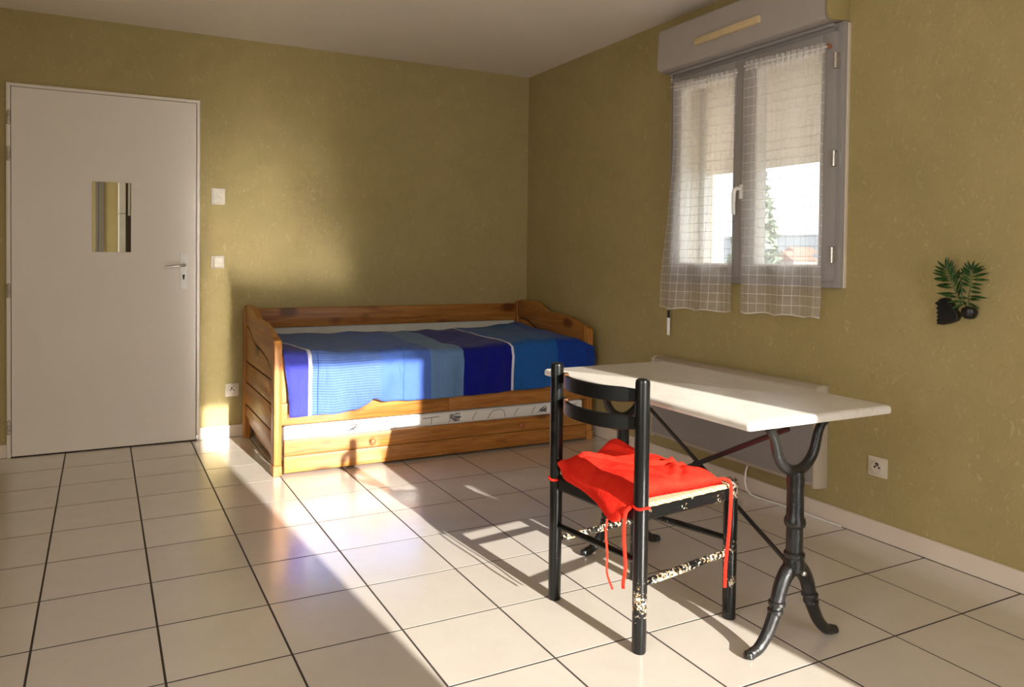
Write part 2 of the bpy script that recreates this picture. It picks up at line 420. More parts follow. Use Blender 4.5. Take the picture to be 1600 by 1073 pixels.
struct('wall_left', MB().box((XL-.3, YR, -.02), (XL, LY0, H)).box((XL-.3, LY1, -.02), (XL, W, H)).box((XL-.3, LY0, -.02), (XL, LY1, LZ0)).box((XL-.3, LY0, LZ1), (XL, LY1, H)),
       M['wall'], 'olive wallpapered wall on the left, out of view', 'wall')
FX0, FX1, FZ0, FZ = -1.787, -.825, .34, 2.33
struct('wall_rear', MB().box((XL-.3, YR-.12, -.02), (FX0, YR, H)).box((FX1, YR-.12, -.02), (W, YR, H)).box((FX0, YR-.12, FZ), (FX1, YR, H)).box((FX0, YR-.12, -.02), (FX1, YR, FZ0)),
       M['wall'], 'olive wallpapered wall behind the viewer', 'wall')
# skirting
def skirt(name, a, b, lab): struct(name, MB().box(a, b, .003), M['base'], lab, 'baseboard')
skirt('baseboard_back', (DX1, 0, -.001), (.011, W+.004, .075), 'cream skirting board under the wall behind the bed')
skirt('baseboard_back_left', (XL, 0, -.001), (DX0, W+.004, .075), 'short cream skirting board left of the door')
skirt('baseboard_right', (0, YR, -.001), (W+.004, W, .075), 'cream skirting board along the window wall')

# ------------------------------------------------------------------ door
d1 = thing('door_1', 'plain off-white flush door with small mirror and lever handle', 'door', (-2.8, .03, 0)); d1['kind'] = 'structure'
fr = MB()
fr.prism([(DX0, 0), (DX0, DZ), (DX1, DZ), (DX1, 0), (DX1-.017, 0), (DX1-.017, DZ-.018), (DX0+.021, DZ-.018), (DX0+.021, 0)], 1, -.006, .075, .003, 2)
obj('frame', fr, M['door'], d1)
obj('leaf', MB().box((DX0+.024, -.004, .006), (DX1-.021, .036, DZ-.021), .002), M['door'], d1)
for z in (1.87, 1.672, .923, .17):
    h = MB()
    for k in (-1, 0, 1): h.lathe([(.0075, -.012), (.0095, -.0105), (.0095, .0105), (.0075, .012)], (DX0+.013, -.014, z+k*.0245), 10)
    h.lathe([(.004, 0), (.0045, .004), (.002, .008)], (DX0+.014, -.013, z+.036), 8)
    h.box((DX0+.003, -.009, z-.036), (DX0+.014, -.005, z+.036))
    obj('hinge', h, M['hingem'], d1)
hp = obj('handle_plate', MB().box((-2.411, -.012, .923), (-2.369, -.003, 1.141), .004, 2), M['plastic'], d1); hp['label'] = 'white plastic handle plate'
lv = MB().tube([(-2.387, -.01, 1.068), (-2.387, -.034, 1.068), (-2.389, -.048, 1.0675), (-2.400, -.056, 1.067), (-2.43, -.058, 1.063), (-2.493, -.056, 1.056)], [.009, .009, .0095, .0095, .009, .008], 12)
tag(obj('lever', lv, M['steel'], hp), 'brushed steel lever')
kh = MB().lathe([(.0075, 0), (.0075, .0015)], (-2.390, -.0135, 1.003), 16, 1).box((-2.3945, -.0135, .982), (-2.3855, -.0122, 1.0))
tag(obj('keyhole', kh, M['dark'], hp), 'dark keyhole')
obj('latch_strike', MB().box((DX1-.02, -.008, .012), (DX1-.006, .004, .035), .001), M['steel'], d1)
mi = thing('mirror', 'small frameless rectangular mirror stuck on the off-white door', 'mirror', (-2.778, -.006, 1.14))
obj('mirror_glass', MB().box((-2.879, -.0125, 1.141), (-2.677, -.0045, 1.544), .0015), M['mirror'], mi)
# ------------------------------------------------------------------ switches and outlets
def wallplate(name, label, cat, x0, x1, z0, z1, kind):
    t = thing(name, label, cat, ((x0+x1)/2, W, (z0+z1)/2))
    y = W
    if kind == 'thick':
        obj('back_box', MB().box((x0, y-.018, z0), (x1, y+.002, z1), .003), M['plate'], t)
        obj('rocker', MB().box((x0+.009, y-.0225, z0+.010), (x1-.006, y-.016, z1-.006), .003), M['plate'], t)
    else:
        obj('plate', MB().box((x0, y-.009, z0), (x1, y+.002, z1), .003), M['cream'], t)
        obj('rocker', MB().box((x0+.017, y-.014, z0+.010), (x1-.010, y-.007, z1-.010), .003), M['plate'], t)
    return t
wallplate('light_switch', 'upper white light switch on the wall right of the door', 'switch', -2.231, -2.152, 1.439, 1.537, 'thick')
wallplate('light_switch', 'lower, thinner cream light switch on the wall right of the door', 'switch', -2.231, -2.153, 1.048, 1.127, 'thin')
def outlet(label, plane, u, z):
    # plane 'y': on back wall at x=u ; plane 'x': on right wall at y=u
    t = thing('wall_socket', label, 'socket', (u, W, z) if plane == 'y' else (W, u, z))
    def P(a, d, b):  # a along wall, d out of wall, b up
        return (u+a, W-d, z+b) if plane == 'y' else (W-d, u-a, z+b)
    hw = .0405
    def bx(a0, a1, d0, d1_, b0, b1, bev=.003):
        p, q = P(a0, d0, b0), P(a1, d1_, b1)
        return MB().box([min(p[i], q[i]) for i in range(3)], [max(p[i], q[i]) for i in range(3)], bev, 2)
    obj('plate', bx(-hw, hw, -.002, .009, -hw, hw), M['cream'], t)
    ax = 1 if plane == 'y' else 0
    c = P(0, 0, 0)
    obj('rim', MB().lathe([(.027, .008), (.027, .0115), (.024, .0135), (.0205, .0135), (.0195, .010)], c, 28, ax, -1), M['cream'], t)
    well = obj('well', MB().lathe([(.0195, .0095), (.0195, .0107), (.012, .0108)], c, 24, ax, -1), M['cream'], t)
    hl = MB()
    for a in (-.0095, .0095): hl.lathe([(.0042, .0105), (.0042, .0117)], P(a, 0, -.001), 10, ax, -1)
    hl.lathe([(.0075, .0104), (.0075, .0116)], P(-.001, 0, .0105), 12, ax, -1)
    obj('socket_holes', hl, M['dark'], well)
    obj('earth_pin', MB().lathe([(.003, .01), (.003, .019), (.0015, .021)], P(0, 0, .0105), 8, ax, -1), M['steel'], well)
outlet('cream wall socket beside the left end of the pine bed', 'y', -2.105, .293)
outlet('cream wall socket on the window wall right of the radiator', 'x', -2.812, .297)

# ------------------------------------------------------------------ bed
bed = thing('daybed', 'pine daybed with scalloped ends and pull-out trundle under a blue blanket', 'bed', (-1.04, -.49, 0))
prof = [(-.02, .79), (-.05, .816), (-.10, .826), (-.20, .829), (-.30, .826), (-.36, .812), (-.41, .785), (-.46, .768), (-.52, .764), (-.60, .763), (-.68, .756), (-.76, .742), (-.84, .722), (-.90, .707), (-.935, .695), (-.948, .675)]
inner = [(-.075, .708), (-.15, .703), (-.22, .690), (-.30, .655), (-.38, .626), (-.46, .618), (-.56, .612), (-.66, .600), (-.75, .580), (-.815, .545), (-.835, .50)]
def bed_end(x0, x1, out):
    # x0<x1 ; out = -1 when the outer face looks to -x
    e = thing_part = bpy.data.objects.new('end_panel', None); C.objects.link(e); e.parent = bed
    xm = (x0+x1)/2
    obj('post', MB().prism([(-.006, 0), (-.065, 0), (-.065, .70), (-.060, .822), (-.05, .818), (-.02, .793), (-.006, .77)], 0, x0, x1, .004, 2), M['pine_z'], e)
    obj('post', MB().prism([(-.875, .055), (-.875, .712), (-.90, .707), (-.935, .695), (-.948, .675), (-.95, .64), (-.95, .055)], 0, x0, x1, .004, 2).box((x0-.004*(out < 0), -.956, 0), (x1+.004*(out > 0), -.862, .056), .003), M['pine_z'], e)
    top = prof[1:13] + [(-.876, .713)]
    tb = [(-.064, .80)] + [p for p in top if p[0] < -.064] + [(-.876, .485), (-.838, .485)] + inner[::-1] + [(-.064, .708)]
    obj('crest_board', MB().prism(tb, 0, x0+.004, x1-.004, .003, 2), M['pine_y'], e)
    fld = [(-.078, .484)] + [(-.078, .690)] + [(a+.012 if i else a, b-.017) for i, (a, b) in enumerate(inner)][1:-1] + [(-.816, .51), (-.816, .484)]
    obj('field_panel', MB().prism(fld, 0, x0+.008, x1-.008, .004, 2), M['pine_y'], e)
    for z0, z1 in ((.358, .474), (.219, .349)):
        obj('plank', MB().box((x0+.007, -.874, z0), (x1-.007, -.066, z1), .003, 2), M['pine_y'], e)
    obj('plank', MB().prism([(-.066, .210), (-.874, .210), (-.874, .07), (-.80, .085), (-.70, .100), (-.45, .105), (-.30, .110), (-.22, .118), (-.18, .14), (-.12, .15), (-.066, .15)], 0, x0+.007, x1-.007, .003, 2), M['pine_y'], e)
    obj('joint_board', MB().box((xm-.005, -.876, .18), (xm+.005, -.064, .69)), M['groove'], e)
    return e
bed_end(-2.043, -2.003, -1); bed_end(-.112, -.070, 1)
X0, X1 = -2.004, -.111
obj('back_rail', MB().box((X0, -.045, .676), (X1, -.018, .798), .005, 2), M['pine_x'], bed)
tag(obj('back_board', MB().box((X0, -.030, .40), (X1, -.014, .674), .003), M['pale'], bed), 'pale board under the back rail')
obj('front_rail', MB().box((X0, -.945, .258), (-1.0605, -.920, .372), .003, 2), M['pine_x'], bed)
obj('front_rail', MB().box((-1.0590, -.945, .258), (X1, -.920, .372), .003, 2), M['pine_x'], bed)
obj('bed_base', MB().box((X0, -.92, .28), (X1, -.03, .31)), M['pine_x'], bed)
obj('cleat', MB().box((-2.003, -.935, .372), (-1.976, -.90, .62), .003), M['pine_z'], bed)
def kn(x, z, par):
    k = MB().lathe([(.006, 0), (.006, .010), (.012, .012), (.0165, .018), (.0165, .024), (.012, .029), (.004, .031)], (x, -.953, z), 18, 1, -1)
    tag(obj('knob', k, M['knob'], par), 'round red-brown knob')
tr = bpy.data.objects.new('trundle_drawer', None); C.objects.link(tr); tr.parent = bed
obj('front_board', MB().box((-1.992, -.954, .012), (-.116, -.930, .098), .004, 2), M['pine_x'], tr)
ub = obj('front_board', MB().box((-1.992, -.954, .100), (-.116, -.930, .181), .004, 2), M['pine_x'], tr)
kn(-1.520, .134, tr); kn(-.592, .136, tr)
obj('tray', MB().box((-1.985, -.929, .02), (-.12, -.06, .05)), M['pine_x'], tr)
def matt(a, b, bev): return MB().box(a, b, bev, 3)
tm = obj('trundle_mattress', matt((-1.985, -.926, .051), (-.125, -.06, .250), .014), M['ticking'], bed)
# line print of the ticking: arches and blocks along the front edge
pr_ = MB(); random.seed(3)
def stroke(pts): pr_.tube([(x, -.9275, z) for x, z in pts], .0016, 4)
for x in [-1.72, -1.60, -1.47, -1.38, -1.16, -1.05, -.90, -.80, -.62, -.50, -.33, -.22]:
    k = random.random()
    if k < .35: stroke([(x, .187), (x+.012, .215), (x+.03, .232)])
    elif k < .7: stroke([(x, .187), (x+.004, .222)]); stroke([(x-.05, .222), (x+.05, .226)])
    else: stroke([(x, .187), (x+.015, .21), (x+.035, .232), (x+.09, .236), (x+.11, .222), (x+.12, .187)])
for x in (-1.63, -1.01, -.42):
    for k in range(9): stroke([(x+random.uniform(-.04, .04), random.uniform(.19, .235)) for _ in range(3)])
tag(obj('print', pr_, M['ink'], tm), 'black line-drawn print', kind='stuff')
mt = obj('mattress', matt((X0+.006, -.915, .311), (X1-.006, -.050, .600), .03), M['ticking'], bed)

# blanket : parametric sheet, u along the bed, v from the wall over the front edge
bl = thing('blanket', 'blue striped cotton blanket spread over the pine daybed', 'blanket', (-1.04, -.5, .6))
fb = [-1.972, -1.872, -1.852, -1.822, -1.8185, -1.478, -1.345, -1.3415, -1.182, -.975, -.662, -.647, -.345, -.062]      # stripe edges on the front
tbk = [-2.001, -1.998, -1.994, -1.955, -1.952, -1.50, -1.36, -1.3565, -1.168, -.965, -.640, -.628, -.17, -.116]        # the same at the wall
bm_ = ['b_indigo', 'b_white', 'b_lined', 'b_deep', 'b_lined', 'b_peri', 'b_mid', 'b_peri', 'b_steel', 'b_navy', 'b_white', 'b_mid', 'b_deep']
cols = [4, 2, 2, 1, 15, 6, 1, 7, 9, 13, 1, 13, 12]; ui = [(0, 0.)]
for k, n in enumerate(cols):
    for q in range(1, n+1): ui.append((k, q/n))
def top_z(x): return lerp([-2, -1.95, -1.87, -1.74, -1.5, -1.3, -1.0, -.8, -.5, -.33, -.17, -.06], [.648, .645, .638, .628, .634, .632, .618, .618, .636, .648, .642, .60], x)
def back_z(x): return lerp([-2, -1.8, -1.4, -1.0, -.65, -.36, -.2, -.1], [.628, .640, .634, .630, .630, .638, .652, .662], x)
def hem_z(x): return lerp([-1.97, -1.86, -1.70, -1.60, -1.545, -1.515, -1.48, -1.45, -1.3, -.97, -.64, -.42, -.06], [.306, .302, .303, .318, .345, .374, .352, .345, .340, .340, .347, .352, .385], x)
nv = 46; bv = []; buv = []
for j in range(nv+1):
    v = j/nv
    for k, q in ui:
        a = fb[k]+(fb[k+1]-fb[k])*q; b = tbk[k]+(tbk[k+1]-tbk[k])*q
        tv = min(1, v/.58)                                     # 0 wall .. 1 front edge
        x = b+(a-b)*ssmooth(0, 1.0, tv)**.8 if tv < 1 else a
        if k == 0: x -= .026*(1-q)*(1-ssmooth(.58, .92, v))*ssmooth(.2, .5, v)
        zt = top_z(x); zb = back_z(x)
        s_top = .855
        if v < .54:
            t = v/.54; y = -.062-t*(s_top-.02); z = zb+(zt-.004-zb)*t; wrk = .5
            d = s_top*t
        elif v < .64:
            t = (v-.54)/.10; an = t*math.pi/2; r = .062
            y = -.062-(s_top-.02)-r*math.sin(an)*1.0; z = zt-.004-r*(1-math.cos(an)); wrk = .6; d = s_top+t*.1
        else:
            t = (v-.64)/.36; z0 = zt-.066; hz = hem_z(x); z = z0+(hz-z0)*t; y = -.899-.066+.004*math.sin(x*17)*t; wrk = .5+.5*t; d = s_top+.1+(z0-z)
        n_ = nz(x*3.1, d*2.6, 1.3)*.014+nz(x*9, d*7, 4.1)*.005
        fold = 0
        if v >= .6: fold = (.006*math.sin(x*21+nz(x*4, d*3)*4)+.004*math.sin(x*43+2+3*nz(x*5, d*4)))*min(1, (v-.6)/.2)
        if v < .58: z += n_*.8+.003*math.sin(x*30+d*14+5*nz(x*2, d*2)); 
        else: y -= abs(n_)*.6+fold+.003
        if j == nv: z += .003*nz(x*30, 2)
        # dent where a fold is tucked up
        if v > .62: y -= .012*math.exp(-((x+1.50)/.05)**2-((z-.40)/.05)**2)
        bv.append((x, min(y, -.055) if v < .58 else min(y, -.955), z)); buv.append((x, d))
bmb = MB(); nu = len(ui); fs = []; ms = []
for j in range(nv):
    for i in range(nu-1):
        a = j*nu+i; fs.append((a, a+1, a+nu+1, a+nu)); ms.append(ui[i+1][0])
bmb.add(bv, fs, ms)
bo = obj('cover', bmb, [M[k] for k in bm_], bl, angle=180, uv=buv)
so = bo.modifiers.new('thick', 'SOLIDIFY'); so.thickness = .004; so.offset = -1
hm = MB().tube([(x, -.962-.002-.006*abs(nz(x*20, 1)), hem_z(x)+.002) for x in [-1.97+.02*k for k in range(96)]], .0025, 5)
# side turn-down at the left end
# ------------------------------------------------------------------ window
win = thing('window_1', 'grey double casement window with half-lowered outside shutter', 'window', (0, -2.11, 1.02)); win['kind'] = 'structure'
def ring(y0, y1, z0, z1, w, x0, x1, bev=.004, wl=None):
    m = MB(); wl = wl or w
    m.box((x0, y0, z0), (x1, y0+w, z1), bev, 2).box((x0, y1-wl, z0), (x1, y1, z1), bev, 2)
    m.box((x0+.0005, y0+w*.9, z0), (x1-.0005, y1-wl*.9, z0+w), bev, 2).box((x0+.0005, y0+w*.9, z1-w), (x1-.0005, y1-wl*.9, z1), bev, 2); return m
obj('frame', ring(WY0+.004, WY1-.003, WZ0, WZ1, .05, -.020, .06), M['pvc'], win)
obj('caulk', MB().box((-.003, WY0-.002, WZ0), (W+.003, WY0+.004, 2.145), .002), M['cream'], win)
def sash(y0, y1, wl, wr):
    s = obj('sash', ring(y0, y1, 1.046, 2.112, .062, -.042, .035, .005), M['pvc'], win)
    gb = ring(y0+.060, y1-.060, 1.106, 2.052, .012, -.034, .03, .003); obj('glazing_bead', gb, M['plastic'], s)
    obj('pane', MB().box((-.003, y0+.066, 1.112), (.003, y1-.066, 2.046)), M['glass'], s)
    return s
sr = sash(-2.613, -2.122, 0, 0); sl = sash(-2.116, -1.606, 0, 0)
obj('meeting_strip', MB().box((-.046, -2.135, 1.05), (-.036, -2.106, 2.108), .003, 2), M['pvc'], win)
obj('seal', MB().box((-.0400, -2.1215, 1.046), (-.036, -2.1165, 2.112)), M['pvc_d'], win)
hd = MB().box((-.058, -2.128, 1.43), (-.045, -2.106, 1.50), .004, 2).tube([(-.05, -2.117, 1.478), (-.082, -2.117, 1.480), (-.092, -2.115, 1.474), (-.095, -2.112, 1.455), (-.094, -2.11, 1.40), (-.090, -2.109, 1.352)], [.009, .009, .010, .010, .009, .008], 12)
tag(obj('handle', hd, M['plastic'], win), 'white lever handle')
for z in (1.985, 1.570, 1.160):
    h = MB().lathe([(.005, -.036), (.008, -.033), (.008, -.006), (.0065, -.005), (.0065, .005), (.008, .006), (.008, .033), (.005, .036)], (-.046, -2.619, z), 12)
    h.box((-.044, -2.626, z-.03), (-.022, -2.612, z+.03), .002); obj('hinge', h, M['steel'], win)
rv = MB().box((.055, WY1-.024, WZ0), (.36, WY1+.02, WZ1)).box((.055, WY0-.02, WZ0), (.36, WY0+.024, WZ1)).box((.055, WY0, WZ0-.03), (.38, WY1, WZ0+.016)).box((.055, WY0, WZ1-.03), (.36, WY1, WZ1+.02))
tag(obj('reveal', rv, M['reveal'], win), 'beige outside reveal')
for y in (WY1-.055, WY0+.025):
    tag(obj('shutter_guide', MB().box((.175, y, WZ0+.016), (.225, y+.030, WZ1-.03), .003), M['plastic'], win), 'white shutter guide rail')
s0 = None
for k in range(13):
    z = 1.60+.0415*k
    sm = MB().prism([(.196, z), (.191, z+.010), (.189, z+.020), (.191, z+.030), (.196, z+.0405), (.204, z+.0405), (.209, z+.030), (.211, z+.02), (.209, z+.01), (.204, z)], 1, WY0+.03, WY1-.03)
    obj('shutter_slat', sm, M['shutter'], win)
# roller shutter box
bx = thing('roller_shutter_box', 'grey roller shutter box above the window under the ceiling', 'shutter box', (-.05, -2.1, 2.15))
def bprof(gx=0): return [(W, 2.155), (-.085, 2.148), (-.102, 2.153), (-.113, 2.166), (-.116, 2.185), (-.110, 2.345), (-.104, 2.368), (-.09, 2.378), (W, 2.380)]
obj('housing', MB().prism(bprof(), 1, -2.618, -1.577, .0), M['boxpvc'], bx, angle=30)
for a, b in ((-2.636, -2.619), (-1.576, -1.562)):
    e = obj('end_cap', MB().prism([(p[0]*.985+.0, p[1]+(.001 if p[1] > 2.2 else -.001)) for p in bprof()], 1, a, b, .004, 2), M['vent' if a < -2 else 'boxpvc'], bx)
    if a < -2: e.data.materials[0] = M['wall']; e['label'] = 'olive end cap'
vt = MB().prism([(-2.275, 2.226), (-1.862, 2.222), (-1.862, 2.256), (-2.275, 2.260)], 0, -.130, -.108, .004, 2)
tag(obj('vent_cover', vt, M['vent'], bx), 'yellowed plastic air vent strip')
lip = MB().box((-.045, -2.60, 2.135), (W, -1.58, 2.150), .003); obj('lower_lip', lip, M['pvc'], bx)
# crank rod
ck = thing('shutter_crank', 'thin crank rod hanging left of the window behind the curtain', 'crank', (-.034, -1.60, .72))
j = MB()
for k in range(6): j.lathe([(.005, 0), (.0085, .003), (.0085, .010), (.005, .013)], (-.034, -1.594+.001*(k % 2), 2.065+k*.0145), 10)
obj('universal_joint', j, M['steel'], ck)
obj('rod', MB().tube([(-.034, -1.594, 2.07), (-.034, -1.595, 1.5), (-.034, -1.596, .85)], .0048, 8), M['rodgrey'], ck)
obj('rod_joint', MB().tube([(-.034, -1.596, .852), (-.034, -1.596, .812)], .0068, 8), M['dark'], ck)
obj('grip', MB().tube([(-.034, -1.596, .815), (-.034, -1.596, .809), (-.034, -1.597, .722), (-.034, -1.597, .716)], [.005, .0085, .0085, .006], 10), M['plastic'], ck)
# curtains
def curtain(label, yt0, yt1, yb0, yb1, zt0, zt1, zb0, zb1, ph, sidek):
    t = thing('net_curtain', label, 'curtain', (-.06, (yt0+yt1)/2, (zt0+zt1)/2), 'sheer checked curtains on the casements')
    nu, nv = 90, 60; vs = []; uv = []
    for jj in range(nv+1):
        v = jj/nv
        for i in range(nu+1):
            u = i/nu
            e = ssmooth(.25, 1., v)
            y = (yt0+(yt1-yt0)*u)*(1-e)+(yb0+(yb1-yb0)*u)*e
            z = (zt0+(zt1-zt0)*u)*(1-v)+(zb0+(zb1-zb0)*u)*v
            gath = max(0, 1-v/.06)
            amp = .010+.012*e
            x = -.062-.004*v+amp*math.sin(u*15+ph+1.2*math.sin(v*2.3))*(.35+.65*v)+.006*gath*math.sin(u*95+ph)+.006*nz(u*6, v*4, ph)
            if v < .02: z += .006*nz(u*40, ph)
            y += .004*nz(u*3, v*6, ph+3)
            if v > .985: z += .004*math.sin(u*20+ph)
            vs.append((min(x, -.047), y, z)); uv.append((u*(.045*13), (1-v)*1.21))
    fs = [(jj*(nu+1)+i, jj*(nu+1)+i+1, (jj+1)*(nu+1)+i+1, (jj+1)*(nu+1)+i) for jj in range(nv) for i in range(nu)]
    obj('voile', MB().add(vs, fs), M['net'], t, angle=180, uv=uv)
    obj('curtain_rod', MB().tube([(-.058, yt0+.004, zt0-.018), (-.058, yt1-.004, zt1-.018)], .004, 8), M['plastic'], t)
    hem = MB().tube([vs[nv*(nu+1)+i] for i in range(0, nu+1, 2)], .0022, 5); tag(obj('hem', hem, M['ticking'], t), 'white stitched hem')
    ye = yt1 if sidek else yt0
    obj('rod_hook', MB().lathe([(.010, 0), (.010, .012), (.006, .016)], (-.044, ye+(-.004 if sidek else .004), (zt1 if sidek else zt0)-.016), 10, 0, -1), M['knob'], t)
curtain('sheer white checked curtain on the left casement, flaring wide at its hem', -1.640, -2.083, -1.538, -2.090, 2.084, 2.064, .868, .878, .4, False)
curtain('sheer white checked curtain on the right casement, nearest the viewer', -2.133, -2.586, -2.138, -2.594, 2.084, 2.066, .884, .890, 2.1, True)

# ------------------------------------------------------------------ radiator
rd = thing('electric_radiator', 'grey perforated electric wall heater under the window', 'radiator', (-.03, -2.04, .14))
ry0, ry1 = -2.575, -1.50
obj('body', MB().prism([(W, .145), (-.056, .150), (-.066, .160), (-.068, .545), (-.055, .545), (-.02, .575), (W, .580)], 1, ry0+.012, ry1-.012, .0), M['radcream'], rd)
obj('front_grille', MB().box((-.0725, ry0+.020, .170), (-.066, ry1-.020, .535), .002), M['rmesh'], rd)
for a, b in ((ry0, ry0+.013), (ry1-.013, ry1)):
    obj('side_panel', MB().prism([(W, .140), (-.066, .146), (-.072, .155), (-.073, .560), (-.066, .580), (-.05, .592), (-.015, .594), (W, .590)], 1, a, b, .003, 2), M['radcream'], rd)
obj('outlet_slot', MB().box((-.060, ry0+.02, .548), (-.045, ry1-.02, .556)), M['dark'], rd)
obj('top_cap', MB().prism([(W, .574), (-.03, .574), (-.058, .566), (-.066, .570), (-.064, .578), (-.045, .588), (-.015, .591), (W, .589)], 1, ry0+.012, ry1-.012, .002, 2), M['radcream'], rd)
cb = MB().tube([(-.030, -2.170, .150), (-.034, -2.160, .11), (-.036, -2.158, .06), (-.036, -2.170, .025), (-.034, -2.195, .008), (-.030, -2.24, .0045), (-.020, -2.32, .0045), (-.010, -2.40, .0045), (-.009, -2.5, .0045), (-.009, -2.66, .0045)], .0042, 8)
obj('cable', cb, M['plastic'], rd)

# ------------------------------------------------------------------ table
tb = thing('bistro_table', 'white marble topped table on black cast iron legs with cross braces', 'table', (-1.0, -2.85, 0))
ZT = .705
tp = MB(); y0, y1, x0, x1, th, rc = -3.348, -2.318, -1.290, -.700, .026, .012
def rr(off, n=5):
    pts = []
    for cx_, cy_, a0 in ((x1-rc, y1-rc, 0), (x0+rc, y1-rc, 90), (x0+rc, y0+rc, 180), (x1-rc, y0+rc, 270)):
        for k in range(n+1):
            a = math.radians(a0+90*k/n); pts.append((cx_+(rc+off)*math.cos(a), cy_+(rc+off)*math.sin(a)))
    return pts
lv_ = [(-.007, -th), (-.002, -th+.002), (0, -th+.007), (0, -.010), (-.002, -.005), (-.007, -.0012), (-.012, 0)]
vs = []; fs = []
for off, dz in lv_: vs += [(x, y, ZT+dz) for x, y in rr(off)]
n = len(rr(0))
for i in range(len(lv_)-1):
    for k in range(n): fs.append((i*n+k, i*n+(k+1) % n, (i+1)*n+(k+1) % n, (i+1)*n+k))
fs += [tuple(range(n))[::-1], tuple((len(lv_)-1)*n+k for k in range(n))]
obj('marble_top', MB().add(vs, fs), M['marble'], tb)
def spline(pts, n=6):
    out = []; P = [Vector(p) for p in pts]; P = [P[0]*2-P[1]]+P+[P[-1]*2-P[-2]]
    for i in range(1, len(P)-2):
        for k in range(n):
            t = k/n; a, b, c, d = P[i-1], P[i], P[i+1], P[i+2]
            out.append(.5*((2*b)+(-a+c)*t+(2*a-5*b+4*c-d)*t*t+(-a+3*b-3*c+d)*t**3))
    out.append(P[-2]); return out
def sp_r(rs, n=6):
    out = []
    for i in range(len(rs)-1): out += [rs[i]+(rs[i+1]-rs[i])*k/n for k in range(n)]
    return out+[rs[-1]]
def trestle(Y):
    cx = -1.0
    t = bpy.data.objects.new('trestle', None); C.objects.link(t); t.parent = tb
    obj('column', MB().lathe([(.020, .215), (.029, .225), (.031, .245), (.027, .262), (.030, .268), (.030, .276), (.0235, .284), (.0235, .352), (.029, .358), (.031, .368), (.029, .378), (.0245, .386), (.0235, .46), (.0255, .495), (.022, .518)], (cx, Y, 0), 20), M['iron'], t)
    for s in (-1, 1):
        f = spline([(cx, Y, .517), (cx+s*.028, Y, .524), (cx+s*.056, Y, .543), (cx+s*.075, Y, .570), (cx+s*.085, Y, .600), (cx+s*.096, Y, .632), (cx+s*.118, Y, .656), (cx+s*.168, Y, .673)])
        obj('fork_arm', MB().tube(f, sp_r([.016, .0155, .0145, .014, .0135, .013, .0125, .010]), 12, 1.1, up=(0, 1, 0)), M['iron'], t)
        lg = [(cx, Y, .232), (cx+s*.025, Y, .225), (cx+s*.052, Y, .190), (cx+s*.067, Y, .148), (cx+s*.072, Y, .125), (cx+s*.080, Y, .105), (cx+s*.105, Y, .058), (cx+s*.136, Y, .024), (cx+s*.165, Y, .013), (cx+s*.186, Y, .012)]
        L = MB().tube(spline(lg), sp_r([.022, .022, .020, .019, .0185, .018, .0165, .015, .014, .009]), 12, 1.1, up=(0, 1, 0))
        for q, r in ((.140, .0245), (.118, .0225)):
            zz = q; xx = lerp([.10, .125, .148, .19], [.082, .072, .067, .052], zz)
            L.lathe([(r*.7, -.009), (r*.97, -.005), (r, 0), (r*.97, .005), (r*.7, .009)], (cx+s*xx, Y, zz), 14)
        L.lathe([(.009, 0), (.015, .003), (.0165, .010), (.013, .018), (.006, .022)], (cx+s*.176, Y, 0.001), 12)
        obj('foot', L, M['iron'], t)
    obj('top_bar', MB().box((cx-.20, Y-.017, .6705), (cx+.20, Y+.017, .6785), .002), M['iron'], t)
    obj('bolt', MB().lathe([(.008, 0), (.008, .006), (.004, .009)], (cx+.004, Y-.029, .225), 10, 1, -1), M['steel'], t)
    return t
trestle(-3.255); trestle(-2.445)
for a, b in (((-.992, -2.475, .640), (-.992, -3.235, .228)), ((-1.010, -3.235, .640), (-1.010, -2.465, .228))):
    obj('cross_brace', MB().tube([a, b], .0085, 8, .6), M['rod'], tb)
obj('brace_rivet', MB().lathe([(.011, -.014), (.013, -.010), (.013, .010), (.011, .014)], (-1.001, -2.853, .434), 12, 0), M['rod'], tb)

# ------------------------------------------------------------------ chair
ch = thing('ladder_back_chair', 'black painted ladder back chair with chipped legs at the marble table', 'chair', (-1.3, -2.88, 0))
LB, RB, FR, FL = (-1.477, -2.703), (-1.438, -3.091), (-1.045, -3.049), (-1.135, -2.700)
def post(p, h, m, r=.0215, lab=None):
    mb = MB().lathe([(r*.86, 0), (r*.95, .006), (r, .3), (r*1.02, .45), (r*.98, h-.012), (r*.9, h-.004), (r*.6, h)] if h > .6 else [(r*.86, 0), (r*.95, .006), (r, .2), (r, h-.010), (r*.9, h-.003), (r*.6, h)], (p[0], p[1], 0), 20)
    o = obj('leg', mb, M[m], ch); 
    if lab: o['label'] = lab
post(LB, .79, 'black', lab='tall plain black back post'); post(RB, .793, 'post_worn', lab='tall back post scuffed near its foot')
post(FR, .447, 'leg_worn', .0215, 'short front leg with flaked paint'); post(FL, .447, 'leg_worn')
